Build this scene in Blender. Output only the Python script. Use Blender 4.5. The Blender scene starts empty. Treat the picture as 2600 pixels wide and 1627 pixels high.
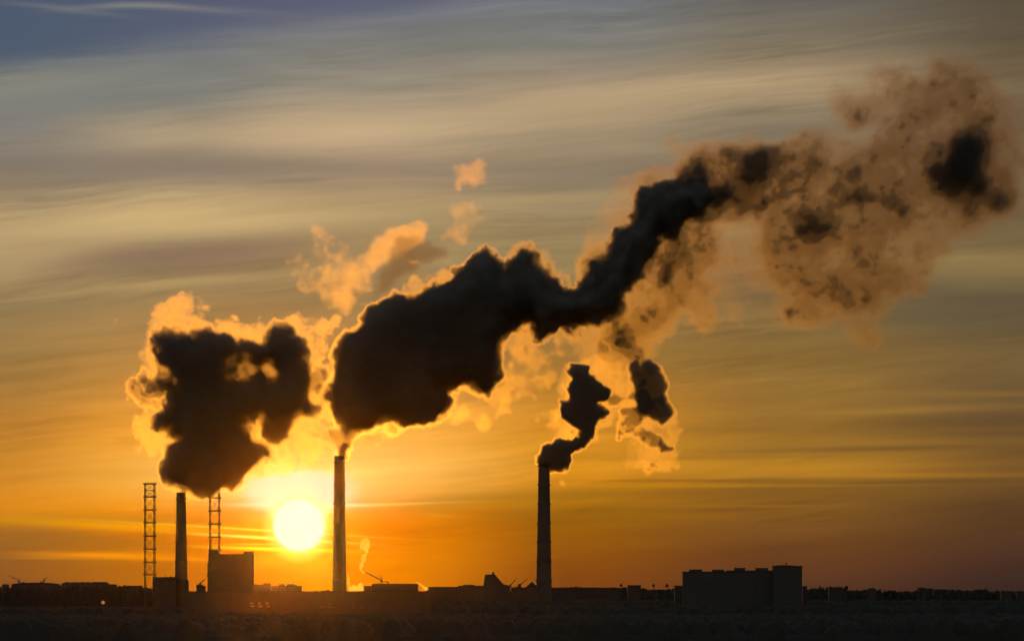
import bpy, bmesh, math, random
import numpy as np
import openvdb
from mathutils import Vector, Matrix

# ---------------------------------------------------------------- scene, camera
scene = bpy.context.scene
scene.render.engine = 'CYCLES'
scene.view_settings.view_transform = 'Standard'
scene.view_settings.look = 'None'
scene.view_settings.gamma = 1.0
scene.view_settings.exposure = 0.7      # exposed for the dusk land, not for noon
scene.cycles.use_denoising = True
scene.cycles.max_bounces = 6
scene.cycles.diffuse_bounces = 2
scene.cycles.glossy_bounces = 1
scene.cycles.volume_bounces = 0
scene.cycles.transparent_max_bounces = 96

FOV = math.radians(12.0)
SPAN = 2 * math.tan(FOV / 2)          # width of the view per metre of distance
FRAME = 2416.0                        # survey units across the view
EYE = 28.0                            # the lens is on a rooftop
HORIZON = 1410.0
def k_at(D): return SPAN * D / FRAME  # metres per survey unit at distance D
def X(u, D): return (u - FRAME / 2) * k_at(D)
def Z(v, D): return EYE + (HORIZON - v) * k_at(D)

cam_data = bpy.data.cameras.new('camera')
cam = bpy.data.objects.new('camera', cam_data)
scene.collection.objects.link(cam)
cam.location = (0, 0, EYE)
cam.rotation_euler = (math.radians(90), 0, 0)
cam_data.sensor_width = 36.0
cam_data.angle = FOV
cam_data.shift_y = (HORIZON - 755.0) / FRAME
cam_data.clip_start = 1.0
cam_data.clip_end = 120000.0
scene.camera = cam

# ---------------------------------------------------------------- sun direction
SUN_U, SUN_V = 706.0, 1238.0
sun_az = math.atan((SUN_U - FRAME / 2) * SPAN / FRAME)        # from +Y towards +X
sun_el = math.atan((HORIZON - SUN_V) * SPAN / FRAME)
sun_dir = Vector((math.sin(sun_az) * math.cos(sun_el), math.cos(sun_az) * math.cos(sun_el), math.sin(sun_el)))

sun_data = bpy.data.lights.new('sun', 'SUN')
sun_data.energy = 0.28
sun_data.color = (1.0, 0.35, 0.022)
sun_data.angle = math.radians(0.5)
sun = bpy.data.objects.new('sun', sun_data)
scene.collection.objects.link(sun)
sun.rotation_euler = sun_dir.to_track_quat('Z', 'Y').to_euler()

# ---------------------------------------------------------------- sky
def lin(c):
    out = []
    for x in c[:3]:
        x = x / 255.0
        out.append(x / 12.92 if x <= 0.04045 else ((x + 0.055) / 1.055) ** 2.4)
    return tuple(out) + (1.0,)

world = bpy.data.worlds.new('World')
scene.world = world
world.use_nodes = True
wt = world.node_tree
wt.nodes.clear()

class NG:
    """small helper for wiring maths nodes"""
    def __init__(self, tree): self.t = tree
    def _in(self, sock, v):
        if v is None: return
        if isinstance(v, bpy.types.NodeSocket): self.t.links.new(v, sock)
        else: sock.default_value = v
    def m(self, op, a, b=None, c=None, clamp=False):
        n = self.t.nodes.new('ShaderNodeMath'); n.operation = op; n.use_clamp = clamp
        for i, v in enumerate((a, b, c)): self._in(n.inputs[i], v)
        return n.outputs[0]
    def add(self, a, b): return self.m('ADD', a, b)
    def sub(self, a, b): return self.m('SUBTRACT', a, b)
    def mul(self, a, b): return self.m('MULTIPLY', a, b)
    def div(self, a, b): return self.m('DIVIDE', a, b)
    def mad(self, a, b, c): return self.m('MULTIPLY_ADD', a, b, c)
    def smooth(self, x, lo, hi, a=0.0, b=1.0):
        n = self.t.nodes.new('ShaderNodeMapRange'); n.interpolation_type = 'SMOOTHSTEP'; n.clamp = True
        for i, v in enumerate((x, lo, hi, a, b)): self._in(n.inputs[i], v)
        return n.outputs[0]
    def vec(self, x, y, z=0.0):
        n = self.t.nodes.new('ShaderNodeCombineXYZ')
        for i, v in enumerate((x, y, z)): self._in(n.inputs[i], v)
        return n.outputs[0]
    def noise(self, v, scale=1.0, detail=4.0, rough=0.5, dist=0.0):
        n = self.t.nodes.new('ShaderNodeTexNoise')
        self._in(n.inputs['Vector'], v)
        n.inputs['Scale'].default_value = scale; n.inputs['Detail'].default_value = detail
        n.inputs['Roughness'].default_value = rough; n.inputs['Distortion'].default_value = dist
        return n.outputs[0]
    def mix(self, f, a, b, mode='MIX'):
        n = self.t.nodes.new('ShaderNodeMix'); n.data_type = 'RGBA'; n.blend_type = mode
        self._in(n.inputs[0], f); self._in(n.inputs[6], a); self._in(n.inputs[7], b)
        return n.outputs[2]
    def ramp(self, f, stops):
        n = self.t.nodes.new('ShaderNodeValToRGB'); cr = n.color_ramp; cr.interpolation = 'EASE' if False else 'LINEAR'
        self._in(n.inputs[0], f)
        cr.elements[0].position, cr.elements[0].color = stops[0]
        cr.elements[1].position, cr.elements[1].color = stops[-1]
        for p, c in stops[1:-1]:
            e = cr.elements.new(p); e.color = c
        return n.outputs[0]

W = NG(wt)
tc = wt.nodes.new('ShaderNodeTexCoord')
sep = wt.nodes.new('ShaderNodeSeparateXYZ')
wt.links.new(tc.outputs['Generated'], sep.inputs[0])
dx, dy, dz = sep.outputs
hyp = W.m('SQRT', W.add(W.mul(dx, dx), W.mul(dy, dy)))
KU = FRAME / SPAN
U0 = W.mad(W.m('ARCTAN2', dx, dy), KU, FRAME / 2)              # azimuth in survey units
V0 = W.mad(W.div(dz, hyp), -KU, HORIZON)                       # height in survey units, downwards
# slow bending of the cloud layers
wb = W.noise(W.vec(W.mul(U0, 1 / 900), W.mul(V0, 1 / 330), 3.7), 1.0, 2.0, 0.5)
V1 = W.mad(W.sub(wb, 0.5), 90.0, V0)
wb2 = W.noise(W.vec(W.mul(U0, 1 / 260), W.mul(V0, 1 / 60), 8.1), 1.0, 3.0, 0.55)
V2 = W.mad(W.sub(wb2, 0.5), 22.0, V1)
lowf = W.smooth(V0, 950, 1150)                                 # less bending low down
Vb = W.add(W.mul(V2, W.sub(1.0, lowf)), W.mul(W.mad(W.sub(wb2, 0.5), 8.0, V0), lowf))
tv = W.m('DIVIDE', Vb, 1450.0, clamp=True)

rows = [0, 110, 200, 310, 400, 520, 610, 700, 850, 1000, 1100, 1150, 1200, 1260, 1320, 1390]
cols = {
    0:    [(84, 90, 108), (86, 98, 112), (126, 126, 118), (124, 120, 114), (132, 120, 104), (178, 152, 110), (176, 150, 104), (146, 122, 82), (160, 122, 66), (182, 124, 48), (204, 134, 42), (216, 138, 38), (216, 136, 26), (160, 102, 36), (146, 92, 36), (132, 76, 38)],
    400:  [(92, 96, 116), (108, 112, 118), (124, 124, 118), (156, 140, 114), (138, 124, 108), (200, 170, 118), (146, 122, 92), (150, 124, 82), (190, 140, 70), (238, 160, 54), (242, 164, 48), (244, 164, 42), (234, 142, 12), (210, 122, 4), (190, 112, 14), (180, 104, 14)],
    850:  [(100, 104, 120), (130, 128, 120), (150, 140, 122), (196, 168, 130), (156, 134, 110), (172, 146, 102), (160, 134, 90), (150, 122, 78), (190, 140, 70), (252, 178, 74), (255, 190, 80), (248, 168, 46), (228, 132, 0), (226, 126, 0), (232, 136, 0), (226, 128, 0)],
    1350: [(116, 120, 124), (132, 128, 118), (168, 146, 118), (172, 148, 114), (140, 124, 102), (150, 128, 92), (146, 124, 82), (140, 114, 70), (156, 114, 52), (206, 136, 38), (220, 144, 28), (196, 124, 16), (150, 98, 16), (146, 88, 14), (136, 76, 16), (124, 66, 22)],
    1850: [(108, 104, 96), (132, 118, 96), (168, 144, 110), (136, 122, 98), (128, 112, 88), (142, 120, 84), (128, 106, 74), (120, 98, 64), (138, 106, 54), (150, 108, 44), (174, 122, 36), (134, 92, 34), (126, 84, 32), (116, 74, 32), (104, 62, 32), (86, 52, 34)],
    2416: [(90, 80, 64), (96, 82, 64), (116, 98, 72), (110, 92, 68), (110, 92, 68), (118, 98, 68), (136, 112, 72), (98, 86, 62), (116, 92, 56), (104, 78, 46), (126, 88, 42), (106, 74, 38), (92, 64, 36), (84, 56, 34), (72, 46, 34), (58, 40, 34)],
}
base = None
ku = sorted(cols)
for i, u in enumerate(ku):
    r = W.ramp(tv, [(v / 1450.0, lin(c)) for v, c in zip(rows, cols[u])])
    base = r if base is None else W.mix(W.smooth(U0, float(ku[i - 1]), float(u)), base, r)

# fine cirrus grain, drawn out along the wind and rising to the right
Vt = W.mad(U0, 0.075, V1)
g1 = W.noise(W.vec(W.mul(U0, 1 / 1000), W.mul(Vt, 1 / 85), 1.3), 1.0, 7.0, 0.58, 0.6)
g2 = W.noise(W.vec(W.mul(U0, 1 / 420), W.mul(Vt, 1 / 26), 5.3), 1.0, 5.0, 0.6, 0.3)
gain = W.mad(W.sub(g1, 0.5), 0.62, W.mad(W.sub(g2, 0.5), 0.36, 1.0))
g3 = W.noise(W.vec(W.mul(U0, 1 / 210), W.mul(W.mad(U0, 0.11, V1), 1 / 13), 11.3), 1.0, 5.0, 0.62, 0.4)
patch = W.smooth(W.noise(W.vec(W.mul(U0, 1 / 500), W.mul(Vt, 1 / 110), 21.0), 1.0, 2.0, 0.5), 0.42, 0.66)
gain = W.add(gain, W.mul(W.mul(W.sub(g3, 0.5), 0.75), patch))
gain = W.add(W.mul(gain, W.smooth(V0, 1420, 1250)), W.smooth(V0, 1250, 1420))
sky_col = W.mix(1.0, base, W.vec(gain, gain, gain), 'MULTIPLY')

def streak(col, u, v, ru, rv, slope, rgb, amt, bend=0.0, ragged=0.55, soft=1.0):
    """one drawn-out bank of cloud: centre, half length, half thickness, slope, colour"""
    du = W.sub(U0, u)
    line = W.mad(du, slope, v)
    if bend: line = W.mad(W.mul(du, du), bend, line)
    dv = W.div(W.sub(W.mad(W.sub(g2, 0.5), rv * ragged * 2.0, V0), line), rv)
    dun = W.div(du, ru)
    d2 = W.add(W.mul(dv, dv), W.mul(dun, dun))
    f = W.m('EXPONENT', W.mul(d2, -1.0 * soft))
    f = W.mul(f, W.mad(W.sub(g1, 0.5), 1.2, 1.0))
    return W.mix(W.m('MULTIPLY', f, amt, clamp=True), col, lin(rgb))

S = sky_col
# high, blue gap at the upper left
edge = W.sub(W.mad(U0, 0.150, W.mad(W.sub(g1, 0.5), 60.0, V0)), 150.0)
S = W.mix(W.mul(W.smooth(edge, 45, -30), 0.85), S, W.mix(W.smooth(U0, 0, 900), lin((76, 90, 110)), lin((92, 94, 116))))
S = streak(S, 340, 16, 150, 7, 0.0, (140, 138, 130), 0.75, bend=0.00035)
S = streak(S, 150, 26, 130, 8, 0.10, (122, 122, 124), 0.5)
S = streak(S, 560, 26, 140, 9, 0.05, (112, 112, 122), 0.5, bend=0.0002)
S = streak(S, 120, 200, 330, 30, -0.14, (138, 138, 126), 0.55)
S = streak(S, 330, 235, 300, 34, -0.06, (118, 120, 116), 0.6)
S = streak(S, 880, 318, 520, 34, -0.03, (202, 174, 136), 0.6)
S = streak(S, 1500, 226, 380, 34, -0.08, (186, 160, 122), 0.6)
S = streak(S, 520, 400, 460, 26, -0.04, (138, 122, 104), 0.55)
S = streak(S, 1300, 320, 420, 22, -0.05, (138, 126, 106), 0.5)
S = streak(S, 420, 528, 420, 36, -0.045, (208, 178, 124), 0.75)
S = streak(S, 90, 620, 240, 30, -0.26, (192, 164, 116), 0.5)
S = streak(S, 440, 600, 330, 32, -0.09, (138, 114, 90), 0.95)
S = streak(S, 420, 668, 260, 13, -0.10, (182, 154, 100), 0.85)
S = streak(S, 1300, 470, 300, 16, -0.05, (178, 152, 106), 0.5)
S = streak(S, 2240, 625, 260, 26, 0.0, (152, 126, 80), 0.5)
S = streak(S, 2250, 745, 260, 44, 0.01, (98, 86, 62), 0.55)
S = streak(S, 2000, 1050, 420, 12, -0.02, (150, 108, 46), 0.5)
S = streak(S, 1900, 1012, 500, 9, 0.0, (146, 104, 44), 0.5)
S = streak(S, 1800, 1102, 360, 16, 0.0, (196, 134, 38), 0.5)
S = streak(S, 2280, 1000, 300, 18, -0.03, (104, 76, 46), 0.6)
S = streak(S, 2280, 930, 260, 8, 0.0, (142, 106, 52), 0.5)
S = streak(S, 2000, 972, 330, 8, -0.03, (164, 120, 54), 0.55)
S = streak(S, 1720, 1078, 330, 6, -0.01, (150, 104, 38), 0.6)
S = streak(S, 2100, 1058, 360, 7, -0.02, (112, 80, 40), 0.7)
S = streak(S, 1980, 1120, 400, 7, 0.0, (186, 128, 38), 0.6)
S = streak(S, 2200, 1136, 300, 5, -0.02, (104, 76, 40), 0.7)
S = streak(S, 1700, 1133, 300, 4, 0.0, (120, 86, 34), 0.6)
S = streak(S, 1560, 1146, 420, 4, -0.005, (196, 132, 30), 0.7)
S = streak(S, 1640, 1192, 300, 4, 0.0, (156, 104, 26), 0.6)
# the layered bars around the sun
S = streak(S, 1150, 1176, 430, 20, -0.045, (176, 118, 8), 0.75)
S = streak(S, 1700, 1160, 420, 14, -0.02, (132, 90, 32), 0.6)
S = streak(S, 1450, 1213, 330, 8, 0.01, (150, 98, 18), 0.6)
S = streak(S, 210, 1228, 280, 13, 0.0, (190, 130, 22), 0.8)
S = streak(S, 420, 1246, 330, 11, 0.05, (255, 164, 6), 0.85)
S = streak(S, 140, 1270, 240, 16, 0.04, (158, 102, 36), 0.7)
S = streak(S, 330, 1284, 190, 8, 0.07, (176, 112, 24), 0.6)
S = streak(S, 260, 1309, 170, 7, 0.02, (250, 150, 14), 0.9)
S = streak(S, 130, 1315, 100, 3, 0.0, (205, 128, 28), 0.7)
S = streak(S, 420, 1318, 160, 4, 0.02, (255, 156, 14), 0.7)
S = streak(S, 300, 1346, 400, 20, 0.0, (162, 98, 22), 0.45)
S = streak(S, 1030, 1214, 34, 4, 0.08, (214, 140, 22), 0.8)
# glow of the air round the sun, the disc, and the bars that shine next to it
du = W.sub(U0, SUN_U); dv = W.sub(V0, SUN_V)
rr = W.m('SQRT', W.add(W.mul(du, du), W.mul(dv, dv)))
S = W.mix(W.mul(W.m('EXPONENT', W.mul(W.m('POWER', W.div(rr, 240.0), 1.5), -1.0)), 0.8), S, lin((205, 98, 0)))
S = W.mix(W.mul(W.m('EXPONENT', W.mul(W.m('POWER', W.div(rr, 88.0), 2.4), -1.0)), 0.3), S, lin((230, 160, 0)))
# upper glare: the thin bright cloud that veils the top of the sun
S = streak(S, 690, 1120, 330, 62, 0.0, (255, 206, 110), 0.95, ragged=0.3)
S = streak(S, 700, 1150, 120, 36, 0.0, (232, 214, 160), 1.0, ragged=0.25)
S = streak(S, 702, 1172, 80, 34, 0.0, (225, 216, 180), 1.0, ragged=0.1)
S = streak(S, 850, 1190, 190, 3.0, -0.03, (255, 190, 50), 0.8, ragged=0.5)
S = streak(S, 710, 1190, 120, 4.5, 0.0, (238, 232, 214), 1.0, ragged=0.4)
S = streak(S, 630, 1268, 150, 3.5, 0.06, (255, 226, 96), 1.0, ragged=0.6)
S = streak(S, 560, 1246, 260, 2.5, 0.06, (255, 200, 60), 0.6, ragged=0.6)
S = streak(S, 640, 1294, 130, 4.0, 0.03, (255, 214, 30), 0.9, ragged=0.6)
S = streak(S, 600, 1283, 60, 2.5, 0.0, (246, 168, 10), 0.8, ragged=0.6)
cap_d = W.m('SQRT', W.add(W.m('POWER', W.div(du, 104.0), 2.0), W.m('POWER', W.div(W.sub(W.mad(W.sub(g2, 0.5), 50.0, V0), 1160.0), 44.0), 2.0)))
S = W.mix(W.smooth(cap_d, 1.5, 0.75), S, (0.50, 0.60, 0.50, 1))
neck_d = W.m('SQRT', W.add(W.m('POWER', W.div(du, 62.0), 2.0), W.m('POWER', W.div(W.sub(V0, 1196.0), 44.0), 2.0)))
S = W.mix(W.smooth(neck_d, 1.3, 0.75), S, (0.45, 0.58, 0.56, 1))
S = W.mix(W.mul(W.smooth(rr, 96.0, 58.0), 0.45), S, lin((255, 226, 120)))
disc = W.smooth(rr, 68.0, 53.0)
S = W.mix(disc, S, (0.30, 0.50, 0.74, 1))

# the rest of the dome: physical sky, low sun
nish = wt.nodes.new('ShaderNodeTexSky')
nish.sky_type = 'NISHITA'
nish.sun_disc = False
nish.sun_elevation = sun_el
nish.sun_rotation = sun_az
nish.air_density = 1.2
nish.dust_density = 2.5
nscaled = W.mix(1.0, nish.outputs[0], (0.15, 0.15, 0.15, 1), 'MULTIPLY')
inview = W.mul(W.smooth(V0, -3500.0, -300.0), W.mul(W.smooth(U0, -7000.0, -600.0), W.smooth(U0, 9000.0, 3200.0)))
S = W.mix(1.0, S, (0.6156, 0.6156, 0.6156, 1), 'MULTIPLY')
final = W.mix(inview, nscaled, S)
bg = wt.nodes.new('ShaderNodeBackground')
bg.inputs['Strength'].default_value = 1.0
wt.links.new(final, bg.inputs['Color'])
wo = wt.nodes.new('ShaderNodeOutputWorld')
wt.links.new(bg.outputs[0], wo.inputs['Surface'])
world.cycles.sampling_method = 'MANUAL'
world.cycles.sample_map_resolution = 2048

# ---------------------------------------------------------------- materials
def surface(name, rgb, rough=0.9, var=0.25, scale=0.08, spec=0.1, grid=None, metal=0.0):
    m = bpy.data.materials.new(name); m.use_nodes = True
    t = m.node_tree; g = NG(t)
    b = t.nodes['Principled BSDF']
    b.inputs['Roughness'].default_value = rough
    b.inputs['Specular IOR Level'].default_value = spec
    b.inputs['Metallic'].default_value = metal
    tcn = t.nodes.new('ShaderNodeTexCoord')
    n = g.noise(tcn.outputs['Object'], scale, 6.0, 0.6)
    c0 = tuple(x * (1 - var) for x in rgb) + (1,); c1 = tuple(min(1, x * (1 + var)) for x in rgb) + (1,)
    col = g.mix(n, c0, c1)
    if grid:                                     # storeys of window openings
        gx, gz, dark = grid
        s = t.nodes.new('ShaderNodeSeparateXYZ'); t.links.new(tcn.outputs['Object'], s.inputs[0])
        hx = g.m('FRACT', g.div(g.add(s.outputs[0], s.outputs[1]), gx)); hz = g.m('FRACT', g.div(s.outputs[2], gz))
        wx = g.mul(g.m('GREATER_THAN', hx, 0.3), g.m('LESS_THAN', hx, 0.72))
        wz = g.mul(g.m('GREATER_THAN', hz, 0.32), g.m('LESS_THAN', hz, 0.78))
        col = g.mix(g.mul(wx, wz), col, tuple(dark) + (1,))
    t.links.new(col, b.inputs['Base Color'])
    return m

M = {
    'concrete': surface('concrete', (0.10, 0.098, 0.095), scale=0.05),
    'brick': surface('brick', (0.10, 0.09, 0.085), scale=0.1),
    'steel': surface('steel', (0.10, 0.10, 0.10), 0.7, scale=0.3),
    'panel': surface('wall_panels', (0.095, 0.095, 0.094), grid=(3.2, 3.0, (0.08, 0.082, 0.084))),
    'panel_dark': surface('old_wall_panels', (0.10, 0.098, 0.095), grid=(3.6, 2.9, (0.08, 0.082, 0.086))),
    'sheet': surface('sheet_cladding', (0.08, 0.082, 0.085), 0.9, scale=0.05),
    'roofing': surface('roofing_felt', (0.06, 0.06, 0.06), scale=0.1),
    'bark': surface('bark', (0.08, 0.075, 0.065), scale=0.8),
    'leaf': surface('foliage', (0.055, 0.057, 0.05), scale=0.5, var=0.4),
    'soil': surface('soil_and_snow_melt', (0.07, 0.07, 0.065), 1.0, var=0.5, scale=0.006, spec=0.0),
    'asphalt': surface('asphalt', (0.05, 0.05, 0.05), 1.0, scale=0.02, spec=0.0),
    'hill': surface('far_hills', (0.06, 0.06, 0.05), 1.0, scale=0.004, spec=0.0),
}
def glow(name, rgb, s):
    m = bpy.data.materials.new(name); m.use_nodes = True
    b = m.node_tree.nodes['Principled BSDF']
    b.inputs['Base Color'].default_value = (0.1, 0.08, 0.05, 1)
    b.inputs['Emission Color'].default_value = lin(rgb); b.inputs['Emission Strength'].default_value = s
    return m
M['lit'] = glow('lit_window', (200, 130, 30), 0.36)  # emission stands in for sunset light coming through the panes
M['dim'] = glow('dim_lit_window', (170, 100, 30), 0.14)  # weaker painted glow of the same sunset light
M['lamp'] = glow('street_light_glow', (255, 170, 70), 0.28)

# ---------------------------------------------------------------- mesh helpers
def link_mesh(name, bm, mat, parent=None, smooth=False):
    me = bpy.data.meshes.new(name)
    bm.normal_update(); bm.to_mesh(me); bm.free()
    o = bpy.data.objects.new(name, me)
    scene.collection.objects.link(o)
    me.materials.append(mat)
    if smooth:
        for p in me.polygons: p.use_smooth = True
    if parent is not None: o.parent = parent
    return o
def thing(name, label, cat, loc, group=None, rz=0.0):
    o = bpy.data.objects.new(name, None)
    scene.collection.objects.link(o)
    o.empty_display_size = 5
    o.location = loc; o.rotation_euler = (0, 0, rz)
    o['label'] = label; o['category'] = cat
    if group: o['group'] = group
    return o
def structure(name, bm, mat):
    o = link_mesh(name, bm, mat); o['kind'] = 'structure'; return o
def box(bm, x0, x1, y0, y1, z0, z1):
    vs = [bm.verts.new((x, y, z)) for z in (z0, z1) for x, y in ((x0, y0), (x1, y0), (x1, y1), (x0, y1))]
    for f in ((3, 2, 1, 0), (4, 5, 6, 7), (0, 1, 5, 4), (1, 2, 6, 5), (2, 3, 7, 6), (3, 0, 4, 7)):
        bm.faces.new([vs[i] for i in f])
def bar(bm, a, b, r, n=6):
    a = Vector(a); b = Vector(b); d = (b - a)
    q = d.to_track_quat('Z', 'Y').to_matrix()
    ra = [bm.verts.new(a + q @ Vector((r * math.cos(2 * math.pi * i / n), r * math.sin(2 * math.pi * i / n), 0))) for i in range(n)]
    rb = [bm.verts.new(v.co + d) for v in ra]
    for i in range(n): bm.faces.new((ra[i], ra[(i + 1) % n], rb[(i + 1) % n], rb[i]))
    bm.faces.new(ra[::-1]); bm.faces.new(rb)
def lathe(bm, prof, n=40, close=True):
    rings = [[bm.verts.new((r * math.cos(2 * math.pi * i / n), r * math.sin(2 * math.pi * i / n), z)) for i in range(n)] for r, z in prof]
    for a, b in zip(rings, rings[1:]):
        for i in range(n): bm.faces.new((a[i], a[(i + 1) % n], b[(i + 1) % n], b[i]))
    if close:
        bm.faces.new(rings[0][::-1]); bm.faces.new(rings[-1])
def prism(bm, pts, y0, y1):
    """an outline in x-z carried from y0 back to y1"""
    a = [bm.verts.new((x, y0, z)) for x, z in pts]; b = [bm.verts.new((x, y1, z)) for x, z in pts]
    n = len(pts)
    for i in range(n): bm.faces.new((a[i], b[i], b[(i + 1) % n], a[(i + 1) % n]))
    f1 = bm.faces.new(a); f2 = bm.faces.new(b[::-1])
    bmesh.ops.recalc_face_normals(bm, faces=bm.faces[:])
    bmesh.ops.triangulate(bm, faces=[f1, f2])
BM = bmesh.new

# ---------------------------------------------------------------- ground and far terrain
rnd = random.Random(7)
bm = BM()
xs = np.linspace(-2600, 2600, 40); ys = np.concatenate([np.linspace(-200, 3000, 10), np.linspace(3100, 9900, 50)])
vs = [[bm.verts.new((x, y, 0.0)) for x in xs] for y in ys]
for j in range(len(ys) - 1):
    for i in range(len(xs) - 1): bm.faces.new((vs[j][i], vs[j][i + 1], vs[j + 1][i + 1], vs[j + 1][i]))
structure('ground', bm, M['soil'])
bm = BM()
y0, prof = 9100.0, []
n = 120
for i in range(n + 1):
    u = -150 + i * (2716 / n)
    top = np.interp(u, [-200, 340, 430, 1000, 1080, 1950, 2080, 2700], [1384, 1384, 1397, 1397, 1388.5, 1389, 1394, 1394]) + 0.8 * math.sin(u / 83.0 + 1) + rnd.uniform(-0.6, 0.6)
    prof.append((X(u, y0), Z(top, y0)))
rows_h = []
for dy, f in ((-500, 0.0), (-250, 0.6), (0, 1.0), (300, 0.7), (700, 0.0)):
    rows_h.append([bm.verts.new((x, y0 + dy, -0.5 + (z + 0.5) * f)) for x, z in prof])
for a, b in zip(rows_h, rows_h[1:]):
    for i in range(n): bm.faces.new((a[i], a[i + 1], b[i + 1], b[i]))
structure('hills', bm, M['hill'])

# ---------------------------------------------------------------- chimneys
def chimney(label, D, u, vtop, wtop, wbase, vcollars, vbase=1388, ring=1.0):
    k = k_at(D)
    t = thing('chimney', label, 'chimney', (X(u, D), D, 0), 'power plant chimneys')
    H = Z(vtop, D); zb = Z(vbase, D)
    rt = wtop / 2 * k; rb = wbase / 2 * k
    def rad(z): return rt + (rb - rt) * ((H - z) / (H - zb)) ** 1.15 if z >= zb else rb + (zb - z) * 0.02
    bm = BM()
    prof = [(rad(H * i / 16), H * i / 16) for i in range(17)]
    prof += [(rt * 0.82, H), (rt * 0.78, H - 6)]
    lathe(bm, prof, 48)
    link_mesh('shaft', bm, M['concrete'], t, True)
    for v in vcollars:
        z = Z(v, D); r = rad(z)
        bm = BM()
        lathe(bm, [(r - 0.3, z - 0.6), (r + 0.9 * ring, z - 0.3), (r + 1.15 * ring, z - 0.1), (r + 1.15 * ring, z + 0.75), (r + 1.0 * ring, z + 0.75), (r + 1.0 * ring, z + 0.1), (r - 0.3, z + 0.12)], 40)
        link_mesh('gallery', bm, M['steel'], t)
    bm = BM()
    a = math.radians(-60)
    c, s = math.cos(a), math.sin(a)
    for dxy in (-0.35, 0.35):
        bar(bm, ((rad(0) + 0.2) * c - dxy * s, (rad(0) + 0.2) * s + dxy * c, 0), ((rt + 0.25) * c - dxy * s, (rt + 0.25) * s + dxy * c, H), 0.08, 4)
    for i in range(int(H / 1.2)):
        z = i * 1.2 + 0.6; r = rad(z) + 0.25
        bar(bm, (r * c + 0.35 * s, r * s - 0.35 * c, z), (r * c - 0.35 * s, r * s + 0.35 * c, z), 0.05, 4)
    link_mesh('ladder', bm, M['steel'], t)
    return t
chimney('dark concrete chimney between the two lattice towers with smoke curling round its rim', 5200, 427.5, 1160, 22, 30.5, (1176, 1231.5, 1277, 1322, 1366), ring=0.8)
chimney('tall chimney right beside the low sun, glowing amber and topped by black smoke', 5000, 801, 1074, 25, 34, (1090, 1141, 1187, 1232, 1278, 1323, 1367), ring=0.7)
chimney('black free-standing chimney with many gallery rings, smoking thinly, near the centre', 4800, 1283.5, 1080, 26, 36, (1098, 1143, 1188.5, 1233, 1278, 1323, 1368.5), vbase=1384)

# ---------------------------------------------------------------- lattice towers
def lattice(label, D, u, half, vplats, rz, thin=()):
    k = k_at(D)
    t = thing('lattice_tower', label, 'lattice tower', (X(u, D), D, 0), 'steel lattice towers at the plant', rz)
    a = half * k
    H = Z(vplats[0], D)
    for sx, sy in ((-1, -1), (1, -1), (1, 1), (-1, 1)):
        bm = BM(); bar(bm, (sx * a, sy * a, 0), (sx * a, sy * a, H), 0.42, 8)
        link_mesh('leg', bm, M['steel'], t)
    levels = [Z(v, D) for v in vplats]
    for v, z in zip(vplats, levels):
        bm = BM()
        w = 0.35 if v in thin else 0.62
        o = a + (0.3 if v in thin else 1.35)
        h = w
        for s in (-1, 1):
            box(bm, -o, o, s * a - w, s * a + w, z - h, z + h)
            box(bm, s * a - w, s * a + w, -o, o, z - h - 0.05, z + h + 0.05)
        if v not in thin:
            for s in (-1, 1):
                bar(bm, (-o, s * o, z + 1.3), (o, s * o, z + 1.3), 0.07, 4)
                bar(bm, (s * o, -o, z + 1.3), (s * o, o, z + 1.3), 0.07, 4)
                for q in (-1, 1): bar(bm, (s * o, q * o, z), (s * o, q * o, z + 1.3), 0.07, 4)
        link_mesh('platform', bm, M['steel'], t)
    bm = BM()
    zz = [0.0] + levels[::-1]
    for z0, z1 in zip(zz, zz[1:]):
        mid = (z0 + z1) / 2
        for s in (-1, 1):
            for (p, q) in ((z0, mid), (mid, z1)):
                bar(bm, (s * a, -a, p), (s * a, a, q), 0.17, 4); bar(bm, (s * a, a, p), (s * a, -a, q), 0.17, 4)
            bar(bm, (-a, s * a, z0), (a, s * a, z1), 0.13, 4); bar(bm, (a, s * a, z0), (-a, s * a, z1), 0.13, 4)
            bar(bm, (s * a, -a, mid), (s * a, a, mid), 0.15, 4)
    link_mesh('bracing', bm, M['steel'], t)
    return t
lattice('free-standing open lattice tower left of the smoking chimney, whole to its square top', 5250, 353.5, 11.0, (1140, 1155.6, 1170.7, 1201.4, 1231.6, 1263.2, 1293.7, 1325, 1354), math.radians(13), thin=(1155.6,))
lattice('lattice tower rising behind the tall block, its top lost in orange smoke', 5230, 506.5, 10.6, (1143, 1173.5, 1204, 1234.7, 1265.6, 1296), math.radians(13))

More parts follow.
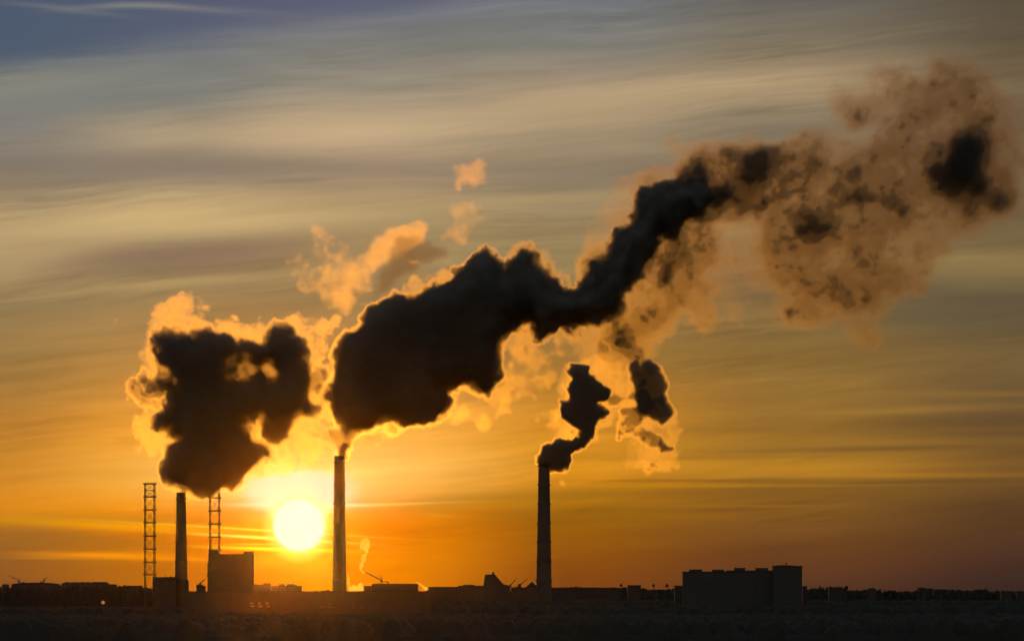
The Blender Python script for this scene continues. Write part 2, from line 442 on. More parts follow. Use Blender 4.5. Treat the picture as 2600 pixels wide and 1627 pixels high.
# ---------------------------------------------------------------- buildings
def wall_box(t, w, d, h, mat, x0=0.0, y0=0.0):
    bm = BM(); box(bm, x0 - w / 2, x0 + w / 2, y0, y0 + d, 0, h); return link_mesh('wall', bm, mat, t)
def building(name, label, cat, D, u0, u1, vtop, mat='panel', depth=14.0, extras=(), group=None, roof='flat', lift='lift_house', masts=()):
    """a block seen from u0 to u1 with its roof line at vtop; extras are roof houses (u0, u1, vtop)"""
    k = k_at(D)
    uc = (u0 + u1) / 2
    t = thing(name, label, cat, (X(uc, D), D, 0), group)
    w = (u1 - u0) * k; h = Z(vtop, D)
    if roof == 'flat':
        wall_box(t, w, depth, h - 0.5, M[mat])
        bm = BM(); box(bm, -w / 2 - 0.25, w / 2 + 0.25, -0.25, depth + 0.25, h - 0.5, h - 0.1)
        for a in ((-w / 2 - 0.25, w / 2 + 0.25, -0.25, 0.1), (-w / 2 - 0.25, w / 2 + 0.25, depth - 0.1, depth + 0.25)):
            box(bm, *a, h - 0.098, h + 0.35)
        link_mesh('roof', bm, M['roofing'], t)
    elif roof == 'gable':
        e = h * 0.88
        wall_box(t, w, depth, e, M[mat])
        bm = BM(); prism(bm, [(-w / 2 - 0.4, e + 0.004), (w / 2 + 0.4, e + 0.004), (0, h)], -0.4, depth + 0.4)
        link_mesh('roof', bm, M['roofing'], t)
    elif roof == 'arch':
        e = h * 0.94
        wall_box(t, w, depth, e, M[mat])
        bm = BM(); prism(bm, [(-w / 2 - 0.3, e + 0.004), (w / 2 + 0.3, e + 0.004)] + [(w / 2 * math.cos(a), e + 0.1 + (h - e) * math.sin(a)) for a in np.linspace(0.1, math.pi - 0.1, 14)], -0.3, depth + 0.3)
        link_mesh('roof', bm, M['roofing'], t)
    for j, (a, b, v) in enumerate(extras):
        bm = BM()
        xa, xb = X(a, D) - X(uc, D), X(b, D) - X(uc, D)
        box(bm, xa, xb, 1.5 + 0.13 * j, depth * 0.6, h - 0.096, Z(v, D) - 0.3)
        box(bm, xa - 0.2, xb + 0.2, 1.3 + 0.13 * j, depth * 0.6 + 0.2, Z(v, D) - 0.298, Z(v, D))
        link_mesh(lift, bm, M[mat], t)
    for (a, v0, v1, r) in masts:
        bm = BM(); xa = X(a, D) - X(uc, D)
        bar(bm, (xa, 3.0, Z(v0, D) - 1), (xa, 3.0, Z(v1, D)), r, 6)
        bar(bm, (xa - 0.8, 3.0, Z(v1, D) - 1.2), (xa + 0.8, 3.0, Z(v1, D) - 1.2), 0.12, 4)
        link_mesh('mast', bm, M['steel'], t)
    return t

# boiler house, square block left of the sun
D = 5100; k = k_at(D)
t = thing('boiler_house', 'tall windowless block left of the sun with two raised corners on its flat roof', 'building', (X(543.6, D), D, 0))
w = 104 * k; h = Z(1305, D)
wall_box(t, w, 34, h - 0.6, M['sheet'])
bm = BM(); box(bm, -w / 2 - 0.2, w / 2 + 0.2, -0.2, 34.2, h - 0.6, h); link_mesh('roof', bm, M['roofing'], t)
for a, b, v in ((491.9, 513.7, 1296.5), (574.2, 595.4, 1299)):
    bm = BM(); box(bm, X(a, D) - X(543.6, D), X(b, D) - X(543.6, D), 2, 30, h + 0.002, Z(v, D)); link_mesh('stair_head', bm, M['sheet'], t)
bm = BM(); box(bm, -w / 2 - 0.4, -w / 2 + 21.8 * k, 1.7, 30.3, Z(1296.5, D) + 0.002, Z(1295.4, D)); link_mesh('coping', bm, M['roofing'], t)
bm = BM()
bar(bm, (-w / 2 - 0.9, 6, 0), (-w / 2 - 0.9, 6, Z(1325, D)), 0.5, 8); bar(bm, (-w / 2 - 0.9, 6, Z(1358, D)), (-w / 2 - 0.9, 6, Z(1352, D)), 1.2, 8)
link_mesh('downpipe', bm, M['steel'], t)

# annex at the foot of the first chimney
D = 5180; k = k_at(D)
t = thing('pump_house', 'low flat-roofed annex tucked against the foot of the chimney by the lattice tower', 'building', (X(386, D), D, 0))
w = 52 * k; h = Z(1359.5, D)
wall_box(t, w, 14, h - 0.5, M['brick'])
bm = BM(); box(bm, -w / 2 - 0.4, w / 2 + 0.3, -0.3, 14.3, h - 0.5, h); link_mesh('roof', bm, M['roofing'], t)
for i, a in enumerate((-0.36, 0.05, 0.3)):
    bm = BM(); lathe(bm, [(0.45, h + 0.002), (0.45, h + 0.9), (0.8, h + 1.0), (0.8, h + 1.3)], 12)
    bmesh.ops.translate(bm, verts=bm.verts, vec=(a * w, 5, 0)); link_mesh('roof_vent', bm, M['steel'], t)
D = 5185; k = k_at(D)
t = thing('silo', 'squat round tank bulging from the right foot of the first chimney', 'tank', (X(441, D), D, 0))
bm = BM(); hs = Z(1366, D); lathe(bm, [(2.1, 0), (2.1, hs - 1.6), (1.5, hs - 0.6), (0.5, hs)], 24); link_mesh('tank_body', bm, M['steel'], t)
bm = BM(); lathe(bm, [(2.12, hs - 12), (2.6, hs - 11.7), (2.6, hs - 11.4), (2.12, hs - 11.2)], 24, False); link_mesh('gallery', bm, M['steel'], t)

# the long turbine hall in front, its windows emissive in place of sunset light shining through
D = 4880; k = k_at(D)
u0, u1 = 432.0, 1012.0
uc = (u0 + u1) / 2
t = thing('turbine_hall', 'long dark hall across the foot of the sun with pairs of windows given a dim sunset glow', 'building', (X(uc, D), D, 0))
w = (u1 - u0) * k; h = Z(1393, D)
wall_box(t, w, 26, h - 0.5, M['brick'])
bm = BM(); box(bm, -w / 2 - 0.5, w / 2 + 0.5, -0.5, 26.5, h - 0.5, h); link_mesh('roof', bm, M['roofing'], t)
for u, v, wd, hh, bright in ((594, 1421.2, 7.5, 3.2, 2), (595.5, 1428.4, 9, 3.4, 2), (612, 1421.2, 6.5, 3.6, 3), (614, 1428.4, 10, 3.6, 3), (630, 1421.2, 8.5, 3.2, 2), (633, 1428.4, 7.5, 3.4, 2),
                           (760.5, 1430.6, 10, 3.4, 1), (777, 1422.6, 6.5, 3.0, 1), (778.5, 1430, 8, 3.4, 1), (832, 1423, 7, 2.2, 0), (833, 1430.5, 8.5, 3.0, 1),
                           (853, 1430.5, 6, 2.2, 0), (872, 1430.5, 6, 2.2, 0), (889, 1430.5, 6, 2.4, 0)):
    bm = BM(); x = X(u, D) - X(uc, D)
    box(bm, x - wd / 2 * k, x + wd / 2 * k, -0.06, 0.2, Z(v, D) - hh / 2 * k, Z(v, D) + hh / 2 * k)
    wn = link_mesh('window', bm, M['lit'] if bright > 1 else M['dim'], t)
    if bright == 0: wn.data.materials[0] = M['dim']
    bm = BM(); xa, xb = x - wd / 2 * k - 0.2, x + wd / 2 * k + 0.2
    za, zb = Z(v, D) - hh / 2 * k, Z(v, D) + hh / 2 * k
    box(bm, xa, xb, -0.12, 0.1, za - 0.25, za - 0.003); box(bm, xa, xb, -0.12, 0.1, zb + 0.003, zb + 0.2)
    box(bm, x - 0.08, x + 0.08, -0.12, -0.062, za, zb)
    link_mesh('window_frame', bm, M['steel'], wn)

# apartment row on the right and the tower that closes it
building('apartment_block', 'long stepped panel apartment block standing high on the right skyline', 'apartment block', 4300, 1611, 1836, 1347.5, depth=15,
         extras=((1714, 1823, 1343.8), (1626.5, 1657, 1341.6), (1681, 1709, 1342), (1733, 1758.5, 1337.6), (1783, 1812, 1338)))
building('apartment_tower', 'taller apartment tower with a roof mast at the right end of the stepped block', 'apartment tower', 4290, 1824, 1892.5, 1334,
         depth=18, extras=((1832, 1868, 1331.6),), masts=((1855, 1334, 1324.5, 0.45), (1846, 1334, 1330, 0.2), (1872, 1334, 1330.5, 0.2)))

# the tall head-house with the sloping conveyor to its right
D = 4950; k = k_at(D)
t = thing('head_house', 'square head-house with a long slope running down its right side, left of the black chimney', 'building', (X(1170, D), D, 0))
def hp(u, v): return (X(u, D) - X(1170, D), Z(v, D))
bm = BM(); prism(bm, [(hp(1140.5, 1381)[0], 0), (hp(1167, 1381)[0], 0), hp(1167, 1353.2), hp(1144, 1353.6), hp(1140.5, 1381)], 0, 14); link_mesh('wall', bm, M['sheet'], t)
bm = BM(); prism(bm, [(hp(1167.1, 1381)[0], 0), (hp(1203, 1381)[0], 0), hp(1203, 1379.5), hp(1188, 1376.5), hp(1167.1, 1352.6)], 2, 12); link_mesh('conveyor_gallery', bm, M['sheet'], t)
bm = BM(); box(bm, hp(1161.5, 0)[0], hp(1166.3, 0)[0], 4, 9, Z(1353.2, D) - 0.3, Z(1347, D)); link_mesh('roof_vent', bm, M['steel'], t)

# skyline, left to right
BL = [
    ('apartment_block', 'small square block at the very left edge of the skyline', 'apartment block', 7600, 5, 20, 1377.4, 'panel_dark', 12, ((8, 15, 1376.2),), 'flat'),
    ('warehouse', 'broad low-arched warehouse under the two faint cranes on the far left', 'warehouse', 7300, 27, 138, 1372.6, 'sheet', 40, (), 'arch'),
    ('apartment_block', 'long block with a toothed roof line between the left cranes and the lattice tower', 'apartment block', 7000, 146, 255, 1374, 'panel', 14, ((152, 163, 1371.2), (166, 186, 1371.6), (189, 199, 1371), (202, 212, 1371.4), (216, 254, 1371)), 'flat'),
    ('apartment_block', 'lower block adjoining the right end of the toothed-roof block', 'apartment block', 6960, 255.5, 275, 1377, 'panel_dark', 12, (), 'flat'),
    ('shed', 'little shed on the skyline midway between toothed block and lattice tower', 'shed', 6900, 286, 298, 1377.6, 'sheet', 12, (), 'gable'),
    ('shed', 'low flat shed just left of the lattice tower foot', 'shed', 6800, 303, 335, 1380.2, 'brick', 14, (), 'flat'),
    ('storage_hall', 'small round-roofed hall between the first chimney and the tall block', 'hall', 5400, 463, 484, 1378.5, 'sheet', 16, (), 'arch'),
    ('apartment_block', 'hazy block right against the tall block, first in the amber row', 'apartment block', 7600, 597, 639, 1378, 'panel', 14, ((599, 606, 1377), (621, 639, 1374),), 'flat'),
    ('apartment_block', 'second hazy block of the amber row, with one rounded bump on top', 'apartment block', 7550, 640, 673, 1381, 'panel_dark', 14, ((658, 672, 1376),), 'flat'),
    ('apartment_block', 'last hazy block of the amber row, stepping down towards the sun chimney', 'apartment block', 7500, 674, 712, 1381, 'panel', 14, ((676, 694, 1376), (694, 701, 1378.6)), 'flat'),
    ('shed', 'small dark shed right of the ground steam at the sun chimney', 'shed', 5600, 857, 876, 1381, 'brick', 14, (), 'flat'),
    ('warehouse', 'wide flat-topped warehouse beneath the leaning crane right of the sun', 'warehouse', 5700, 877, 985, 1376, 'sheet', 60, ((884, 898, 1374.6), (904, 940, 1375), (948, 968, 1375.2)), 'flat'),
    ('warehouse', 'low even warehouse left of the head-house with the sloping side', 'warehouse', 5700, 1012, 1080, 1383.4, 'sheet', 40, ((1020, 1032, 1382.4),), 'flat'),
    ('apartment_block', 'slightly taller dark block touching the left wall of the head-house', 'apartment block', 5650, 1081, 1141, 1380.6, 'panel_dark', 16, ((1092, 1119, 1377.4),), 'flat'),
    ('pump_house', 'tiny cube-topped pump house between the head-house slope and black chimney', 'building', 5300, 1205, 1243, 1384.4, 'brick', 12, ((1222.5, 1229.5, 1375.5),), 'flat'),
    ('house', 'small house with a pitched roof against the left foot of the black chimney', 'house', 5200, 1242, 1268, 1370.5, 'brick', 14, (), 'gable'),
    ('warehouse', 'long very low shed stretching right from the foot of the black chimney', 'warehouse', 5400, 1300, 1462, 1385.2, 'sheet', 40, ((1318, 1344, 1384.2), (1372, 1410, 1384)), 'flat'),
    ('shed', 'flat shed standing beside the first round tree right of the black chimney', 'shed', 5600, 1481, 1512, 1379.4, 'brick', 16, (), 'flat'),
    ('garage', 'low garage abutting the left end of the stepped apartment block', 'garage', 4350, 1592, 1611, 1380.6, 'brick', 12, (), 'flat'),
    ('garage', 'small garage at the right foot of the apartment tower', 'garage', 4320, 1893.5, 1904, 1382, 'brick', 10, (), 'flat'),
    ('shed', 'flat-roofed shed between two bare trees on the right skyline', 'shed', 5800, 1956, 1988, 1384, 'sheet', 16, (), 'flat'),
    ('house', 'little house with a chimney-like bump right of the two bare trees', 'house', 6000, 2048, 2066, 1387, 'brick', 12, ((2056, 2060, 1385),), 'flat'),
    ('apartment_block', 'dark block with a stepped left corner far to the right', 'apartment block', 6200, 2166, 2200, 1387, 'panel_dark', 14, ((2167, 2183, 1384.6),), 'flat'),
    ('apartment_block', 'long low block of even height following the stepped-corner block on the far right', 'apartment block', 6250, 2202, 2250, 1389.8, 'panel', 14, ((2210, 2226, 1388.4),), 'flat'),
    ('warehouse', 'flat warehouse with one raised end among the far right rooftops', 'warehouse', 6300, 2262, 2326, 1392.6, 'sheet', 30, ((2300, 2322, 1389.4),), 'flat'),
    ('house', 'squat building left of the narrow gap at the right edge', 'house', 5600, 2362, 2388, 1393.6, 'brick', 12, (), 'flat'),
    ('house', 'building cut by the right edge, across the narrow gap', 'house', 5600, 2399, 2440, 1393.2, 'brick', 12, (), 'flat'),
]
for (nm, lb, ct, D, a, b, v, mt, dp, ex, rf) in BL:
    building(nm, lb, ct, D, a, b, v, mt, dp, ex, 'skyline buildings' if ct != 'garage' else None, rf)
# ---------------------------------------------------------------- street lamp on the left
D = 3650; k = k_at(D)
t = thing('street_lamp', 'single lit street lamp in the dark at the lower left', 'street lamp', (X(243.5, D), D, 0))
hz = Z(1419.3, D)
bm = BM(); lathe(bm, [(0.28, 0), (0.14, hz)], 10); link_mesh('pole', bm, M['steel'], t)
bm = BM(); bar(bm, (0, 0, hz), (0, -1.2, hz + 0.4), 0.1, 6); link_mesh('arm', bm, M['steel'], t)
bm = BM(); bmesh.ops.create_uvsphere(bm, u_segments=12, v_segments=8, radius=1.35); bmesh.ops.translate(bm, verts=bm.verts, vec=(0, -1.6, hz)); link_mesh('lamp_globe', bm, M['lamp'], t)

# ---------------------------------------------------------------- cranes
def crane(label, D, u, vbase, vtop, ue, ve, r=0.45, tail=8):
    k = k_at(D)
    t = thing('tower_crane', label, 'crane', (X(u, D), D, 0), 'distant tower cranes')
    z1 = Z(vtop, D); zb = Z(vbase, D) 
    bm = BM()
    a = 1.0
    for sx in (-a, a):
        for sy in (-a, a): bar(bm, (sx, sy, 0), (sx, sy, z1), r * 0.6, 4)
    for i in range(int(z1 / 3)):
        s = 1 if i % 2 else -1
        bar(bm, (-a * s, -a, i * 3), (a * s, -a, i * 3 + 3), r * 0.35, 4); bar(bm, (-a, -a * s, i * 3), (-a, a * s, i * 3 + 3), r * 0.35, 4)
    link_mesh('mast', bm, M['steel'], t)
    ex, ez = X(ue, D) - X(u, D), Z(ve, D)
    zj = zb + (z1 - zb) * 0.45
    bm = BM()
    for sy in (-0.7, 0.7): bar(bm, (0, sy, zj), (ex, sy * 0.4, ez), r * 0.7, 4)
    bar(bm, (0, 0, zj + 1.4), (ex, 0, ez + 0.4), r * 0.55, 4)
    nseg = 9
    for i in range(nseg):
        f0, f1 = i / nseg, (i + 1) / nseg
        s = 1 if i % 2 else -1
        bar(bm, (ex * f0, 0.7 * s * (1 - .6 * f0), zj + (ez - zj) * f0), (ex * f1, 0, zj + 1.4 * (1 - f1) + (ez - zj) * f1), r * 0.35, 4)
    link_mesh('jib', bm, M['steel'], t)
    sg = -1 if ex > 0 else 1
    bm = BM(); box(bm, min(0, sg * tail), max(0, sg * tail), -0.8, 0.8, zj - 1.2, zj - 0.4); box(bm, sg * tail - 1.4, sg * tail + 1.4, -1.2, 1.2, zj - 3.0, zj - 1.202)
    link_mesh('counter_jib', bm, M['steel'], t)
    bm = BM(); box(bm, -1.2, 1.2, -2.6, -1.05, zj - 1.6, zj + 1.4); link_mesh('cab', bm, M['steel'], t)
    bm = BM(); bar(bm, (0, 0, z1), (ex * 0.9, 0, zj + (ez - zj) * 0.9), 0.12, 4); link_mesh('stay_cable', bm, M['steel'], t)
    return t
crane('faint crane with its jib raised to the left at the far left edge', 7900, 45, 1376, 1363, 19, 1354.5, 0.26)
crane('faint crane with a short jib raised to the right, second from the left edge', 7900, 104, 1374, 1362.5, 112.5, 1359.8, 0.26, tail=5)
crane('crane with a long jib leaning left over the warehouse right of the sun', 6200, 900, 1377, 1358, 863, 1349, 0.55)
crane('thin crane with a jib slanting up right beside the head-house slope', 7600, 1205, 1384, 1374, 1220, 1362.5, 0.35, 5)
crane('thin crane whose jib slants up right, hard by the pitched-roof house', 7600, 1226, 1384, 1376, 1245, 1364, 0.35, 5)
crane('small crane with a jib pointing up right between chimney foot and tall block', 6000, 487 - 14, 1380, 1371, 484, 1364, 0.35, 4)

# ---------------------------------------------------------------- trees
def tree(label, D, u, vtop, wd, seed, bare=False, vbottom=None):
    k = k_at(D); r = random.Random(seed)
    t = thing('tree', label, 'tree', (X(u, D), D, 0), 'trees along the skyline')
    H = Z(vtop, D); R = wd / 2 * k
    bm = BM(); lathe(bm, [(0.5, 0), (0.36, H * 0.5), (0.12, H * 0.9)], 8)
    for i in range(9):
        a = r.uniform(0, 6.28); z0 = H * r.uniform(0.45, 0.8)
        bar(bm, (0, 0, z0), (math.cos(a) * R * r.uniform(.5, .9), math.sin(a) * R * r.uniform(.5, .9), min(H, z0 + H * r.uniform(.08, .2))), 0.1, 4)
    link_mesh('trunk', bm, M['bark'], t)
    bm = BM()
    nleaf = 260 if bare else 700
    hh = min(H * 0.32, R * 1.1)
    for i in range(nleaf):
        while True:
            p = Vector((r.uniform(-1, 1), r.uniform(-1, 1), r.uniform(-1, 1)))
            if 0.2 < p.length < 1: break
        lump = 0.75 + 0.25 * math.sin(5 * p.x + seed) * math.cos(4 * p.z + 2 * seed)
        c = Vector((p.x * R * lump, p.y * R * lump, H - hh + p.z * hh * lump))
        s = r.uniform(0.3, 0.75)
        n1 = Vector((r.gauss(0, 1), r.gauss(0, 1), r.gauss(0, 1))).normalized(); n2 = n1.orthogonal().normalized()
        bm.faces.new([bm.verts.new(c + q) for q in (n1 * s, n2 * s * .7, -n1 * s, -n2 * s * .7)])
    link_mesh('crown', bm, M['leaf'], t)
TR = [
    ('round tree left of the flat shed right of the black chimney', 5500, 1465.5, 1375.6, 7, 1),
    ('slim tree standing alone midway between flat shed and stepped apartment block', 5500, 1542, 1375.6, 6.5, 2),
    ('slim tree nearer the stepped apartment block, beside a low bush', 5500, 1573.5, 1375.8, 7.5, 3),
    ('spreading bare tree right of the apartment tower', 5600, 1935, 1378, 18, 4),
    ('small tree at the right end of the flat-roofed shed', 5600, 1997, 1379.6, 9, 5),
    ('bushy tree dipping behind the rooftops right of the little bumped house', 5700, 2112, 1389, 22, 6),
    ('low tree just left of the stepped-corner block', 5700, 2090, 1391.5, 16, 8),
    ('tree between the raised-end warehouse and the squat building by the gap', 5700, 2345, 1395.5, 18, 9),
    ('tree rising above the low shed left of the lattice tower', 6700, 318, 1378.6, 10, 10),
    ('bush-like tree by the low shed stretching from the black chimney', 5450, 1520, 1384, 14, 11),
]
for lb, D, u, v, wd, sd in TR: tree(lb, D, u, v, wd, sd, 'bare' in lb)

# a belt of woods that reads as one dark mass
bm = BM(); r = random.Random(11)
for i in range(5200):
    u = r.uniform(-60, 2480); D = r.uniform(5900, 6900)
    top = (1383 if u < 345 else 1395 if u < 1010 else 1386.5 if u < 2000 else 1391) + 1.6 * math.sin(u / 47.0) + 1.6 * math.sin(u / 19.0 + 2)
    zt = Z(top, D) * r.uniform(0.55, 1.0)
    c = Vector((X(u, D), D, zt)); s = r.uniform(1.2, 2.6)
    for q in range(3):
        n1 = Vector((r.gauss(0, 1), r.gauss(0, 1), r.gauss(0, 1))).normalized(); n2 = n1.orthogonal().normalized()
        bm.faces.new([bm.verts.new(c + x) for x in (n1 * s, n2 * s, -n1 * s, -n2 * s)])
    bar(bm, (c.x, c.y, 0), (c.x, c.y, zt), 0.4, 3)
o = link_mesh('woods', bm, M['leaf']); o['kind'] = 'stuff'; o['label'] = 'dark belt of woods along the horizon'; o['category'] = 'woods'

# a wood of rounded crowns fills the unlit foreground: the canopy sheet, crown beside crown
def canopy(ya, yb, nx, ny, low, high, seed, ua=-60, ub=2480, density=1.0):
    rng = np.random.default_rng(seed)
    ys_ = np.linspace(ya, yb, ny); us_ = np.linspace(ua, ub, nx)
    PX = (us_[None, :] - FRAME / 2) * SPAN / FRAME * ys_[:, None]; PY = np.repeat(ys_[:, None], nx, 1)
    H = np.full(PX.shape, low * 0.55)
    for q in range(int(density * (yb - ya) * 0.9)):
        cy = rng.uniform(ya + 4, yb - 4); cx = (rng.uniform(ua, ub) - FRAME / 2) * SPAN / FRAME * cy
        rr_ = rng.uniform(3.5, 7.5); h = rng.uniform(low, high)
        j0, j1 = np.searchsorted(ys_, (cy - rr_, cy + rr_)); 
        xs_ = PX[(j0 + j1) // 2]; i0, i1 = np.searchsorted(xs_, (cx - rr_ - 3, cx + rr_ + 3))
        if j1 <= j0 or i1 <= i0: continue
        d = ((PX[j0:j1, i0:i1] - cx) ** 2 + (PY[j0:j1, i0:i1] - cy) ** 2) / rr_ ** 2
        H[j0:j1, i0:i1] = np.maximum(H[j0:j1, i0:i1], h - d * rr_ * 0.9)
    H += rng.normal(0, 0.3, H.shape)
    H[0] = H[-1] = -0.3; H[:, 0] = H[:, -1] = -0.3
    co = np.stack([PX, PY, H], -1).reshape(-1, 3).astype(np.float32)
    a = np.arange(nx * ny).reshape(ny, nx)
    quads = np.stack([a[:-1, :-1], a[:-1, 1:], a[1:, 1:], a[1:, :-1]], -1).reshape(-1, 4)
    me = bpy.data.meshes.new('woods'); me.from_pydata([], [], [])
    me.vertices.add(len(co)); me.vertices.foreach_set('co', co.ravel())
    me.loops.add(quads.size); me.loops.foreach_set('vertex_index', quads.ravel().astype(np.int32))
    me.polygons.add(len(quads)); me.polygons.foreach_set('loop_start', np.arange(0, quads.size, 4).astype(np.int32))
    me.update(calc_edges=True); me.materials.append(M['leaf'])
    o = bpy.data.objects.new('woods', me); scene.collection.objects.link(o)
    o['kind'] = 'stuff'
canopy(2900, 4050, 520, 330, 10, 17, 5, density=5.0)
canopy(4070, 4250, 620, 60, 15, 23, 6, 1020, 2480, density=9.0)
canopy(4440, 4700, 520, 80, 14, 21, 8, -60, 428, density=6.0)
canopy(4440, 4700, 620, 80, 20, 27, 9, 1030, 2480, density=9.0)

# ---------------------------------------------------------------- smoke
def smoke_material(name, density, rgb, g, skin=0.02):
    m = bpy.data.materials.new(name); m.use_nodes = True
    t = m.node_tree; t.nodes.clear()
    out = t.nodes.new('ShaderNodeOutputMaterial')
    vol = t.nodes.new('ShaderNodeVolumePrincipled')
    vol.inputs['Color'].default_value = tuple(rgb) + (1,)
    vol.inputs['Density'].default_value = density
    vol.inputs['Anisotropy'].default_value = g
    t.links.new(vol.outputs[0], out.inputs['Volume'])
    if skin > 0:
        tr = t.nodes.new('ShaderNodeBsdfTransparent'); tl = t.nodes.new('ShaderNodeBsdfTranslucent')
        tl.inputs[0].default_value = tuple(rgb) + (1,)
        mx = t.nodes.new('ShaderNodeMixShader'); mx.inputs[0].default_value = skin
        t.links.new(tr.outputs[0], mx.inputs[1]); t.links.new(tl.outputs[0], mx.inputs[2])
        t.links.new(mx.outputs[0], out.inputs['Surface'])
    m.cycles.homogeneous_volume = True
    return m

def spline_matrix(n, length, wave, off):
    """cubic B-spline interpolation from a lattice of spacing wave to n samples over length"""
    p = np.linspace(0, length, n) / wave + off
    m = int(p[-1]) + 4
    i = np.floor(p).astype(int); f = p - i
    A = np.zeros((n, m), np.float32); r = np.arange(n)
    for j, w in enumerate(((1 - f) ** 3 / 6, (3 * f ** 3 - 6 * f ** 2 + 4) / 6, (-3 * f ** 3 + 3 * f ** 2 + 3 * f + 1) / 6, f ** 3 / 6)):
        A[r, i + j] += w
    return A
def lattice_noise(rng, shape, lens, wave):
    ms = [spline_matrix(n, l, wv, rng.random()) for n, l, wv in zip(shape, lens, wave)]
    L = rng.standard_normal([m.shape[1] for m in ms]).astype(np.float32)
    for ax, m in enumerate(ms):
        L = np.moveaxis(np.tensordot(m, L, axes=(1, ax)), 0, ax)
    return L * 1.7                                             # about unit deviation
def poly_sdf(poly, PU, PV):
    """signed distance (inside positive) of the points to a closed outline"""
    P = np.array(poly, np.float32); Q = np.roll(P, -1, 0)
    best = np.full(PU.shape, 1e9, np.float32); inside = np.zeros(PU.shape, bool)
    for (ax, ay), (bx, by) in zip(P, Q):
        ex, ey = bx - ax, by - ay
        tt = np.clip(((PU - ax) * ex + (PV - ay) * ey) / (ex * ex + ey * ey + 1e-9), 0, 1)
        best = np.minimum(best, (PU - ax - tt * ex) ** 2 + (PV - ay - tt * ey) ** 2)
        if ay != by:
            c = ((ay > PV) != (by > PV)) & (PU < (bx - ax) * (PV - ay) / (by - ay) + ax)
            inside ^= c
    d = np.sqrt(best)
    return np.where(inside, d, -d)

def octaves_of(rng, shape, lens, wave, n, rough, billow, ydraw, step):
    F = np.zeros(shape, np.float32); a = 1.0
    for o in range(n):
        if wave < step * 1.6: break
        L = lattice_noise(rng, shape, lens, (wave, wave * ydraw, wave))
        if billow: L = (1 - billow) * L + billow * (np.abs(L) * 1.7 - 1.2)
        F += L * a
        a *= rough; wave *= 0.5
    return F

